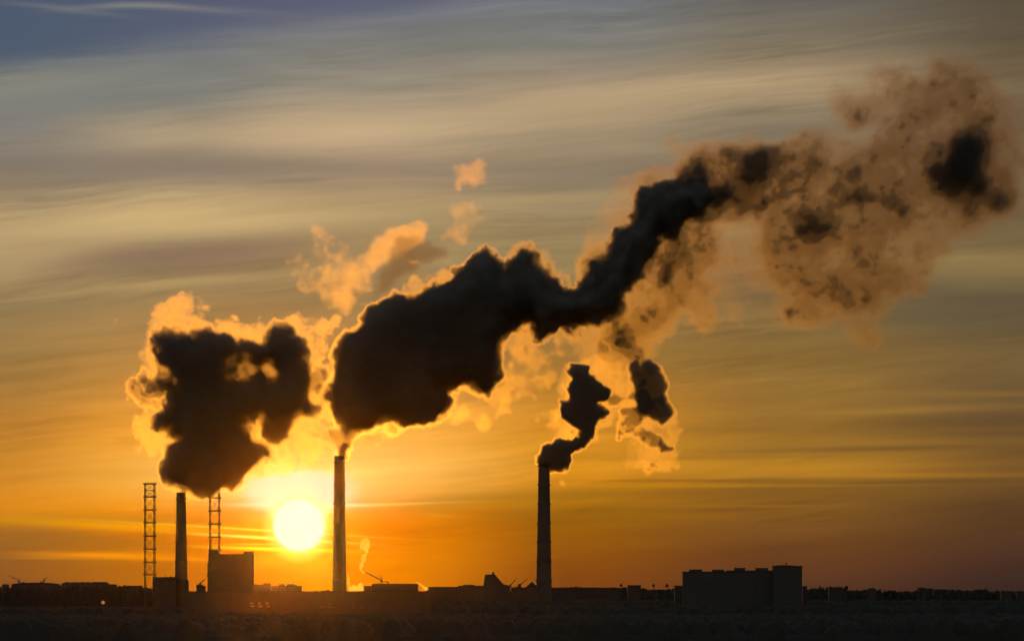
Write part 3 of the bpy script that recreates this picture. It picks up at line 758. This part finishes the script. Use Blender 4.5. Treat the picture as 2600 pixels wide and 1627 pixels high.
def smoke(parent, D, comps, levels, mats, seed, step=2.4, ystep=5.0, tex=0.7, tex_wave=70.0, tex_rough=0.74, tex_draw=7.0, ydraw=3.5, specks=60):
    """a cloud of smoke: a density worked out on a lattice from outlined bodies, each swelling in depth,
    torn by octaves of noise; the cloud is then built as nested closed shells, one per density level"""
    big = []
    for c in comps:
        pts = np.concatenate([np.array(p, np.float32) for p in c['polys']])
        pad = c.get('grow', 0) + 1.6 * c['amp'] + c.get('warp', 12) + 3 * step
        c['box'] = (pts.min(0) - pad, pts.max(0) + pad)
        big.append(c['box'])
    lo = np.min([b[0] for b in big], 0); hi = np.max([b[1] for b in big], 0)
    ymx = max(c['ymax'] for c in comps)
    nu, nv = int((hi[0] - lo[0]) / step) + 3, int((hi[1] - lo[1]) / step) + 3
    ny = int(2 * ymx / ystep) + 5
    yy = ((np.arange(ny) - (ny - 1) / 2) * ystep).astype(np.float32)
    RHO = np.zeros((nu, ny, nv), np.float32)
    rng = np.random.default_rng(seed * 100 + 77)
    lens = ((nu - 1) * step, (ny - 1) * ystep, (nv - 1) * step)
    T = octaves_of(rng, RHO.shape, lens, tex_wave, 6, tex_rough, 0.3, tex_draw, step)
    for ci, c in enumerate(comps):
        rng = np.random.default_rng(seed * 100 + ci)
        i0, j0 = ((c['box'][0] - lo) / step).astype(int); i1, j1 = np.minimum(((c['box'][1] - lo) / step).astype(int) + 2, (nu, nv))
        us = lo[0] + np.arange(i0, i1) * step; vs_ = lo[1] + np.arange(j0, j1) * step
        PU, PV = np.meshgrid(us.astype(np.float32), vs_.astype(np.float32), indexing='ij')
        d2 = np.full(PU.shape, -1e9, np.float32)
        for p in c['polys']: d2 = np.maximum(d2, poly_sdf(p, PU, PV) + c.get('grow', 0))
        for p in c.get('cuts', ()): d2 = np.minimum(d2, 20.0 - poly_sdf(p, PU, PV))
        cap = c.get('cap')
        if cap: d2 = cap * np.tanh(np.minimum(d2, 5 * cap) / cap)
        shape = (i1 - i0, ny, j1 - j0); lens = ((shape[0] - 1) * step, (ny - 1) * ystep, (shape[2] - 1) * step)
        warp = c.get('warp', 12)
        wu = octaves_of(rng, shape, lens, c['wave'] * 1.3, 3, 0.5, 0, ydraw, step) * (warp * 0.5 / step)
        wv = octaves_of(rng, shape, lens, c['wave'] * 1.3, 3, 0.5, 0, ydraw, step) * (warp * 0.5 / step)
        iu = np.clip(np.arange(shape[0], dtype=np.float32)[:, None, None] + wu, 0, shape[0] - 1.01); iv = np.clip(np.arange(shape[2], dtype=np.float32)[None, None, :] + wv, 0, shape[2] - 1.01)
        iu0 = iu.astype(np.int32); iv0 = iv.astype(np.int32); iu -= iu0; iv -= iv0
        iu1 = np.minimum(iu0 + 1, shape[0] - 1); iv1 = np.minimum(iv0 + 1, shape[2] - 1)
        F = d2[iu0, iv0] * (1 - iu) * (1 - iv) + d2[iu1, iv0] * iu * (1 - iv) + d2[iu0, iv1] * (1 - iu) * iv + d2[iu1, iv1] * iu * iv
        del wu, wv, iu, iv, iu0, iv0, iu1, iv1
        y3 = yy[None, :, None] - c.get('y', 0.0)
        F -= y3 ** 2 / (2 * c['R'])
        F += octaves_of(rng, shape, lens, c['wave'], c.get('oct', 6), c.get('rough', 0.62), c.get('billow', 0.3), ydraw, step) * c['amp']
        F = np.minimum(F, (c['ymax'] - np.abs(y3)))
        S = np.clip(F / c['soft'], 0, 1); S = S * S * (3 - 2 * S)
        S *= np.exp(np.clip(T[i0:i1, :, j0:j1] * c.get('tex', tex), -3.2, 1.4))
        RHO[i0:i1, :, j0:j1] = np.maximum(RHO[i0:i1, :, j0:j1], S * c['rho']) + 0.25 * np.minimum(RHO[i0:i1, :, j0:j1], S * c['rho'])
        del F, S
    del T
    RHO[0] = RHO[-1] = 0; RHO[:, 0] = RHO[:, -1] = 0; RHO[:, :, 0] = RHO[:, :, -1] = 0
    k = k_at(D)
    for (name, level), mat in zip(levels, mats):
        G = np.clip(1.0 - RHO / level, -3, 1.0)
        grid = openvdb.FloatGrid(1.0)
        grid.copyFromArray(np.ascontiguousarray(G, dtype=np.float32)); del G
        pts, tris, quads = grid.convertToPolygons(0.0, 0.0)
        if len(pts) == 0: continue
        co = np.empty((len(pts), 3), np.float32)
        co[:, 0] = (lo[0] + pts[:, 0] * step - FRAME / 2) * k - parent.location[0]
        co[:, 1] = (yy[0] + pts[:, 1] * ystep) * k
        co[:, 2] = EYE + (HORIZON - (lo[1] + pts[:, 2] * step)) * k - parent.location[2]
        quads = quads.astype(np.int64)
        par = np.arange(len(pts))                               # drop the finest specks
        e = np.concatenate([quads[:, [0, 1]], quads[:, [1, 2]], quads[:, [2, 3]]])
        while True:
            l = np.minimum(par[e[:, 0]], par[e[:, 1]])
            new = par.copy()
            np.minimum.at(new, e[:, 0], l); np.minimum.at(new, e[:, 1], l); np.minimum.at(new, par[e[:, 0]], l); np.minimum.at(new, par[e[:, 1]], l)
            new = new[new]
            if (new == par).all(): break
            par = new
        keep = np.bincount(par, minlength=len(pts))[par] >= specks
        if not keep.any(): continue
        idx = np.cumsum(keep) - 1
        co = co[keep]; quads = idx[quads[keep[quads[:, 0]]]]
        tri_all = np.concatenate([quads[:, [0, 1, 2]], quads[:, [0, 2, 3]]])
        c0 = co.astype(np.float64) - co.mean(0)
        if np.einsum('ij,ij->i', c0[tri_all[:, 0]], np.cross(c0[tri_all[:, 1]], c0[tri_all[:, 2]])).sum() < 0: quads = quads[:, ::-1]
        me = bpy.data.meshes.new(name)
        me.vertices.add(len(co)); me.vertices.foreach_set('co', co.ravel())
        me.loops.add(quads.size); me.loops.foreach_set('vertex_index', quads.ravel().astype(np.int32))
        me.polygons.add(len(quads)); me.polygons.foreach_set('loop_start', np.arange(0, quads.size, 4).astype(np.int32))
        me.update(calc_edges=True)
        me.polygons.foreach_set('use_smooth', np.ones(len(quads), bool))
        me.materials.append(mat)
        ob = bpy.data.objects.new(name, me)
        scene.collection.objects.link(ob)
        ob.parent = parent
        print('smoke', name, seed, RHO.shape, len(co))

SHELLS = ['outer_veil', 'thin_veil', 'veil', 'fringe', 'billow', 'dense_billow', 'core', 'dense_core', 'heart']
def shells(kind, rhos, rgb, g):
    """one shell and one material per density level; densities add up inwards"""
    lv, mt, prev = [], [], 0.0
    mids = [math.sqrt(a * b) for a, b in zip(rhos, rhos[1:])] + [rhos[-1] * 1.15]
    for i, (r, m) in enumerate(zip(rhos, mids)):
        lv.append((SHELLS[i], r)); mt.append(smoke_material(kind + '_' + SHELLS[i], m - prev, rgb if i < 5 else (0.88, 0.88, 0.88), g if i < 5 else 0.0, 0.012 if i == 0 else 0.0)); prev = m
    return lv, mt

def Q(pts, ox, oy, s): return [(ox + x * s, oy + y * s) for x, y in pts]
L5 = lambda p: Q(p, 260.2, 650.4, .34415)
M6 = lambda p: Q(p, 724.8, 520.4, .36873)
R7 = lambda p: Q(p, 1208.0, 789.8, .24582)
R8 = lambda p: Q(p, 1393.8, 92.9, .49164)
H2 = lambda p: Q(p, 0, 0, 0.4998)

SMOKE = (0.24, 0.23, 0.225); DRIFT = (0.36, 0.35, 0.34); STEAM = (0.52, 0.50, 0.48); SHADED = (0.30, 0.27, 0.26)  # last tone has the steam's shadow put into its colour

# --- left plume
D = 5200
t = thing('smoke_plume', 'ragged plume over the left chimney with a dark heart and golden edges', 'smoke', (X(427.5, D), D, Z(1160, D)), 'chimney smoke')
core_l = L5([(500,1480),(440,1440),(378,1385),(365,1330),(398,1250),(390,1180),(420,1140),(392,1075),(365,1000),(435,900),(425,810),(490,760),(480,690),(420,640),(350,580),(300,500),(285,430),(310,375),(420,365),(520,375),(590,420),(680,395),(770,430),(850,470),(940,455),(1030,470),(1060,410),(1130,370),(1220,370),(1300,430),(1310,560),(1340,650),(1350,800),(1420,880),(1400,950),(1310,930),(1250,960),(1190,1000),(1120,1060),(1060,1010),(1000,990),(970,1050),(1000,1140),(1050,1210),(970,1290),(910,1340),(890,1400),(800,1430),(760,1420),(640,1440),(560,1470)])
holes_l = [L5([(795,570),(850,545),(920,570),(960,640),(1000,660),(960,720),(880,730),(820,700),(800,640)]), L5([(1065,650),(1100,610),(1130,650),(1120,730),(1075,740)]), L5([(985,1010),(1040,985),(1075,1060),(1080,1150),(1040,1200),(1000,1120)])]
veil_l = L5([(470,1480),(360,1390),(340,1340),(360,1260),(300,1270),(210,1240),(160,1130),(130,1050),(160,950),(90,890),(60,800),(70,710),(140,650),(200,590),(230,500),(205,400),(205,320),(290,220),(400,200),(450,130),(540,95),(640,140),(680,200),(660,300),(700,320),(800,290),(930,310),(1010,270),(1080,300),(1180,280),(1300,250),(1400,230),(1440,290),(1540,320),(1580,400),(1560,520),(1520,600),(1500,700),(1450,900),(1500,1000),(1560,1130),(1560,1220),(1500,1250),(1400,1290),(1250,1340),(1150,1390),(1000,1430),(900,1490),(760,1480),(560,1495)])
neck_l = [(412, 1146), (452, 1146), (440, 1162), (438, 1180), (431, 1186), (428, 1168)]
body_l = L5([(300,380),(600,420),(840,470),(1040,430),(1300,430),(1400,800),(1480,900),(1420,980),(1250,980),(1100,1040),(1040,1200),(900,1320),(500,1450),(380,1330),(400,1000),(430,800),(320,560)])
bridge_l = L5([(1330,560),(1450,560),(1540,620),(1560,900),(1520,980),(1400,930),(1330,760)])
lv, mt = shells('left_smoke', [0.003, 0.006, 0.010, 0.017, 0.029, 0.048, 0.08, 0.13], STEAM, 0.90)
smoke(t, D, [dict(polys=[body_l], rho=0.06, R=60, ymax=74, grow=24, soft=44, amp=18, wave=70, rough=0.66, billow=0.2, warp=20),
             dict(polys=[core_l], cuts=holes_l, rho=0.26, R=84, ymax=88, grow=25, soft=33, amp=14, wave=60, rough=0.7, billow=0.3, warp=14),
             dict(polys=[bridge_l], rho=0.06, tex=0.7, R=40, ymax=50, grow=10, soft=28, amp=14, wave=50, rough=0.7, billow=0.3, warp=16),
             dict(polys=[neck_l], rho=0.2, R=14, ymax=20, grow=3, soft=7, amp=3, wave=18, warp=5),
             dict(polys=[veil_l], rho=0.040, R=30, ymax=60, grow=6, cap=26, soft=14, amp=12, wave=52, rough=0.72, billow=0.65, warp=16)],
      lv, mt, 11, tex=0.62, tex_wave=48, step=2.0)

# --- middle plume
D = 5000
t = thing('smoke_plume', 'huge black plume from the sun chimney trailing up right into brown rags', 'smoke', (X(801, D), D, Z(1074, D)), 'chimney smoke')
core_m = M6([(235,1490),(215,1400),(150,1290),(130,1170),(100,1080),(140,980),(190,880),(240,770),(330,655),(390,615),(470,510),(560,455),(690,455),(760,405),(800,375),(930,385),(960,315),(1040,285),(1100,225),(1150,200),(1210,255),(1260,275),(1310,215),(1350,165),(1410,155),(1470,205),(1480,255),(1540,275),(1570,325),(1620,395),(1690,405),(1740,340),(1760,250),(1830,215),(1870,140),(1930,65)]) + \
    R8([(170,880),(185,780),(240,700),(320,680),(420,650),(520,655),(560,690),(600,740),(590,800),(540,860),(450,900),(380,950),(330,990),(250,1050),(230,1120),(180,1200),(130,1290),(60,1320)]) + \
    M6([(1850,640),(1700,690),(1560,720),(1480,740),(1420,690),(1370,640),(1290,720),(1270,800),(1255,900),(1265,980),(1180,1060),(1150,1110),(1090,1090),(1000,1080),(860,1080),(910,1140),(860,1180),(780,1190),(790,1250),(700,1280),(620,1330),(560,1290),(490,1260),(430,1330),(350,1370),(290,1400),(255,1490)])
neck_m = [(764, 1004), (860, 1004), (834, 1044), (818, 1068), (812, 1082), (800, 1082), (792, 1062), (780, 1040)]
lobes = [R8([(500,570),(560,550),(640,545),(720,570),(800,600),(800,660),(740,700),(690,680),(620,730),(560,690),(510,640)]),
         R8([(400,930),(500,920),(560,960),(550,1060),(500,1150),(430,1200),(360,1180),(370,1080),(390,1000)]),
         R8([(850,950),(900,850),(960,790),(1080,780),(1140,720),(1180,640),(1260,610),(1360,600),(1440,630),(1480,700),(1560,790),(1530,850),(1450,880),(1380,920),(1300,930),(1180,910),(1050,880),(960,920),(870,990)]),
         R8([(1640,570),(1700,490),(1800,470),(1870,500),(1880,580),(1920,640),(1900,720),(1840,760),(1820,820),(1780,820),(1720,760),(1650,700),(1620,630)])]
small = [R8([(1390,1090),(1440,1040),(1520,1060),(1530,1110),(1490,1170),(1420,1150)]),
         R8([(1500,260),(1600,180),(1680,130),(1740,200),(1720,260),(1620,290),(1540,300)]),
         R8([(1190,340),(1290,310),(1340,320),(1320,370),(1260,395)]),
         R8([(1080,1150),(1180,1180),(1290,1170),(1310,1220),(1260,1330),(1180,1320),(1100,1230)]),
         R8([(1040,500),(1140,480),(1200,500),(1160,560),(1080,580)]),
         R8([(1050,1040),(1150,1000),(1300,960),(1350,980),(1280,1060),(1200,1080),(1100,1060)]),
         R8([(1440,520),(1540,500),(1600,560),(1560,610),(1480,600)]),
         R8([(400,1250),(480,1270),(540,1290),(500,1320),(430,1310)]),
         R8([(130,1460),(180,1400),(250,1410),(240,1480),(180,1500)])]
veil_far = R8([(0,900),(110,820),(180,720),(300,640),(480,620),(500,560),(560,500),(640,450),(720,410),(800,410),(860,370),(880,440),(840,500),(870,530),(960,510),(1040,480),(1120,450),(1250,440),(1330,480),(1350,420),(1140,360),(1150,300),(1200,250),(1300,250),(1380,200),(1500,180),(1600,130),(1680,80),(1780,100),(1900,130),(2000,180),(2070,250),(2090,500),(2079,700),(2000,740),(1900,790),(1850,860),(1760,880),(1700,860),(1680,940),(1600,990),(1560,1040),(1530,1150),(1450,1200),(1340,1220),(1330,1300),(1280,1380),(1340,1460),(1260,1470),(1180,1400),(1060,1390),(920,1360),(800,1340),(740,1400),(600,1340),(480,1280),(400,1320),(300,1350),(250,1420),(200,1470),(0,1512)])
rim = M6([(240,740),(260,690),(330,610),(340,520),(420,470),(480,425),(600,400),(680,340),(780,330),(930,320),(1040,250),(1100,195),(1170,180),(1260,210),(1330,150),(1400,125),(1480,170),(1520,190),(1590,250),(1700,310),(1730,370),(1690,430),(1500,420),(1000,480),(500,640),(300,760)])
under = M6([(1200,1000),(1270,800),(1300,700),(1400,640),(1560,720),(1850,630),(2016,560),(2100,620),(2080,800),(2030,950),(1900,1000),(1750,980),(1640,1020),(1600,1200),(1500,1330),(1300,1300),(1100,1290),(900,1330),(700,1400),(500,1450),(280,1470),(430,1320),(600,1330),(800,1220),(1000,1080),(1150,1170)])
link = R8([(480,640),(700,540),(900,540),(1180,640),(1100,780),(860,900),(620,900),(480,1180),(380,1180),(520,800)])
trail = R8([(0,1000),(240,700),(520,640),(800,560),(1100,480),(1480,560),(1880,480),(1920,720),(1820,820),(1560,860),(1330,1200),(1080,1180),(700,1100),(480,1240),(200,1400),(0,1500)])
lv, mt = shells('middle_smoke', [0.0025, 0.005, 0.009, 0.016, 0.028, 0.048, 0.08, 0.14], SMOKE, 0.95)
smoke(t, D, [dict(polys=[trail], rho=0.036, tex=0.5, R=60, ymax=90, grow=34, cap=44, soft=56, amp=24, wave=120, oct=7, rough=0.66, billow=0.1, warp=36),
             dict(polys=[veil_far], rho=0.042, tex=0.5, R=44, ymax=84, grow=40, cap=42, soft=62, amp=22, wave=130, oct=7, rough=0.62, billow=0.1, warp=40),
             dict(polys=[under], rho=0.052, R=34, ymax=70, grow=28, cap=30, soft=32, amp=26, wave=110, rough=0.62, billow=0.2, warp=34),
             dict(polys=[rim], rho=0.026, R=28, ymax=52, grow=6, cap=24, soft=10, amp=11, wave=40, rough=0.66, billow=0.8, warp=8),
             dict(polys=[link], rho=0.072, tex=0.5, R=80, ymax=96, grow=40, soft=90, amp=24, wave=100, rough=0.66, billow=0.1, warp=36),
             dict(polys=lobes, rho=0.062, tex=0.5, R=80, ymax=96, grow=74, soft=105, amp=26, wave=120, rough=0.62, billow=0.1, warp=36),
             dict(polys=small, rho=0.042, tex=0.5, R=66, ymax=80, grow=56, soft=84, amp=24, wave=70, rough=0.62, billow=0.1, warp=34),
             dict(polys=[neck_m], rho=0.2, R=16, ymax=22, grow=3, soft=7, amp=3.5, wave=20, warp=5),
             dict(polys=[core_m], rho=0.34, R=110, ymax=120, grow=19, soft=40, amp=14, wave=66, rough=0.7, billow=0.4, warp=14)],
      lv, mt, 21, tex=0.62, tex_wave=64, step=2.2)

# --- right plume
D = 4800
t = thing('smoke_plume', 'small twisted black plume from the black chimney with an orange cloud beside it', 'smoke', (X(1283.5, D), D, Z(1080, D)), 'chimney smoke')
core_r = R7([(255,1215),(252,1170),(300,1080),(360,1050),(430,1000),(560,1030),(630,1010),(650,950),(600,890),(560,830),(480,760),(480,700),(550,640),(600,560),(580,520),(640,430),(660,400),(560,370),(600,310),(700,280),(740,290),(720,350),(790,390),(840,440),(900,520),(880,600),(800,640),(860,690),(910,740),(900,800),(840,830),(820,880),(800,990),(740,1030),(690,1095),(620,1110),(550,1150),(555,1190),(520,1220),(470,1200),(440,1240),(370,1245),(350,1225)])
lobe_r = R7([(1170,310),(1230,350),(1280,290),(1320,270),(1370,330),(1400,390),(1390,520),(1380,590),(1420,660),(1480,720),(1430,790),(1330,770),(1260,700),(1240,560),(1210,470),(1180,400)])
wisp_r = [R7([(880,540),(960,520),(1060,560),(1150,480),(1210,560),(1230,620),(1120,600),(1000,620),(900,610)]),
          R7([(1050,700),(1180,670),(1260,720),(1200,800),(1130,850),(1080,950),(1030,980),(1050,880),(1110,800)]),
          R7([(1260,920),(1340,950),(1440,960),(1450,1020),(1540,1080),(1500,1110),(1430,1110),(1350,1040)])]
veil_r = R7([(250,1200),(340,1000),(380,930),(430,760),(480,560),(480,400),(560,320),(700,250),(860,230),(1000,300),(1150,220),(1280,190),(1400,220),(1440,330),(1440,460),(1450,640),(1530,720),(1560,850),(1600,880),(1560,950),(1580,1080),(1560,1250),(1480,1320),(1290,1390),(1180,1310),(1080,1290),(1000,1180),(1000,1040),(1040,900),(980,760),(920,900),(830,960),(790,1040),(700,1120),(560,1210),(440,1250),(360,1270)])
shade_r = R7([(480,700),(560,370),(700,280),(900,400),(1150,330),(1380,300),(1420,660),(1300,780),(1100,800),(960,700),(900,800),(700,1000),(560,950)])
lv, mt = shells('right_smoke', [0.005, 0.010, 0.018, 0.032, 0.056, 0.10, 0.17, 0.28], DRIFT, 0.94)
smoke(t, D, [dict(polys=[veil_r], rho=0.030, R=18, ymax=34, grow=12, cap=18, soft=12, amp=10, wave=54, rough=0.64, billow=0.3, warp=20),
             dict(polys=[shade_r], rho=0.055, R=26, ymax=32, grow=8, soft=22, amp=10, wave=40, rough=0.68, billow=0.15, warp=16),
             dict(polys=wisp_r, tex=0.4, rho=0.16, R=30, ymax=30, grow=11, soft=16, amp=8, wave=34, rough=0.64, billow=0.1, warp=16),
             dict(polys=[lobe_r], tex=0.35, rho=0.28, R=40, ymax=36, grow=22, soft=16, amp=7, wave=34, rough=0.64, billow=0.15, warp=14),
             dict(polys=[core_r], tex=0.4, rho=0.45, R=46, ymax=38, grow=12, soft=13, amp=7, wave=32, rough=0.64, billow=0.35, warp=10)],
      lv, mt, 31, step=1.6, ystep=3.4, tex=0.6, tex_wave=36)

# --- drifting steam behind
D = 5500
t = thing('steam_cloud', 'peach cloud of drifting steam hanging above the left half of the black plume', 'steam', (X(780, D), D, Z(640, D)))
bright = [(H2([(1340,1240),(1390,1170),(1480,1100),(1580,1130),(1700,1220),(1780,1200),(1880,1130),(1960,1090),(2020,1080),(1980,1140),(1880,1170),(1780,1240),(1740,1340),(1680,1390),(1650,1450),(1600,1440),(1540,1380),(1440,1360),(1400,1310)]),),
          (H2([(2130,960),(2200,930),(2300,940),(2330,1040),(2250,1070),(2190,1120),(2150,1080)]),), (H2([(2170,780),(2270,790),(2290,850),(2210,870)]), -5.0)]
grey = [(H2([(1780,1220),(1880,1170),(1990,1150),(2100,1160),(2110,1230),(2020,1260),(1930,1290),(1840,1320),(1770,1380),(1700,1420),(1740,1340)]),)]
lv, mt = shells('peach_steam', [0.002, 0.004, 0.0065, 0.010, 0.016], STEAM, 0.90)
smoke(t, D, [dict(polys=[bright[0][0]], rho=0.028, tex=0.4, R=36, ymax=66, grow=22, cap=26, soft=30, amp=18, wave=90, rough=0.62, billow=0.15, warp=34)],
      lv, mt, 41, tex=0.7, tex_wave=70)
t = thing('steam_puff', 'small peach puff floating alone above the middle of the black plume', 'steam', (X(1115, D), D, Z(515, D)))
smoke(t, D, [dict(polys=[p for p, *_ in bright[1:]], rho=0.010, R=32, ymax=50, grow=14, cap=26, soft=30, amp=16, wave=80, rough=0.62, billow=0.15, warp=26)],
      *shells('high_steam', [0.002, 0.004, 0.0065, 0.010, 0.016], STEAM, 0.91), 43, tex=0.7, tex_wave=60)
t = thing('shaded_puff', 'faint grey-brown shaded part of the steam drifting between the peach cloud and the black plume', 'smoke', (X(960, D), D - 120, Z(620, D)))
lv, mt = shells('shaded_steam', [0.002, 0.004, 0.0065, 0.010, 0.016], SHADED, 0.75)  # darker colour stands in for shade on this side of the steam
smoke(t, D - 120, [dict(polys=[p for p, *_ in grey], rho=0.05, R=44, ymax=66, grow=14, soft=36, amp=18, wave=80, rough=0.62, billow=0.1, warp=34)],
      lv, mt, 42, tex=0.7, tex_wave=60)

# --- steam at the ground by the sun chimney
D = 5300
t = thing('steam_plume', 'small pale steam plume rising like a mushroom right of the sun chimney', 'steam', (X(858, D), D, Z(1372, D)))
lv, mt = shells('light_steam', [0.03, 0.07], STEAM, 0.90)
smoke(t, D, [dict(polys=[[(846,1274),(852,1268),(866,1266),(880,1272),(887,1284),(884,1296),(874,1302),(868,1309),(858,1303),(848,1296),(846,1284)]], rho=0.12, R=10, ymax=12, grow=1, soft=7, amp=5, wave=18, rough=0.7, billow=0.5, warp=9),
             dict(polys=[[(856,1306),(866,1306),(865,1318),(860,1330),(857,1342),(862,1356),(856,1356),(849,1344),(849,1330),(854,1318)]], rho=0.12, R=8, ymax=8, grow=2, soft=4, amp=2, wave=12, billow=0.4, warp=4)],
      lv, mt, 57, step=1.2, ystep=2, tex=0.8, tex_wave=14, specks=40)
D = 5100
t = thing('steam_puff', 'low bright steam clinging to the right foot of the sun chimney', 'steam', (X(840, D), D, 20))
lv, mt = shells('ground_steam', [0.03, 0.07], STEAM, 0.90)
smoke(t, D, [dict(polys=[[(817,1398),(818,1350),(824,1343),(829,1352),(829,1376),(836,1372),(842,1376),(850,1369),(857,1372),(859,1386),(862,1398)]], rho=0.12, R=12, ymax=12, grow=1, soft=5, amp=3, wave=16, billow=0.5, warp=5)],
      lv, mt, 52, step=1.2, ystep=2, tex=0.3, tex_wave=14, specks=40)
D = 5650
t = thing('steam_puff', 'thin bright steam wisp sliding down the right end of the flat warehouse', 'steam', (X(990, D), D, 30))
lv, mt = shells('wisp_steam', [0.05, 0.12], STEAM, 0.90)
smoke(t, D, [dict(polys=[[(976,1376),(984,1370),(992,1372),(1002,1380),(1010,1389),(1002,1391),(994,1384),(984,1378)]], rho=0.2, R=8, ymax=8, grow=1, soft=4, amp=2, wave=12, billow=0.4, warp=4)],
      lv, mt, 53, step=1.2, ystep=2, tex=0.3, tex_wave=12, specks=30)

# ---------------------------------------------------------------- the air
bm = BM(); box(bm, -2700, 2700, -260, 10000, -1.5, 720)
hz_ = bpy.data.materials.new('haze_air'); hz_.use_nodes = True
ht = hz_.node_tree; ht.nodes.clear()
ho = ht.nodes.new('ShaderNodeOutputMaterial'); hv = ht.nodes.new('ShaderNodeVolumePrincipled')
hv.inputs['Color'].default_value = (0.95, 0.68, 0.42, 1)
hv.inputs['Density'].default_value = 4.8e-7
hv.inputs['Anisotropy'].default_value = 0.99
ht.links.new(hv.outputs[0], ho.inputs['Volume'])
o = link_mesh('haze', bm, hz_); o['kind'] = 'stuff'
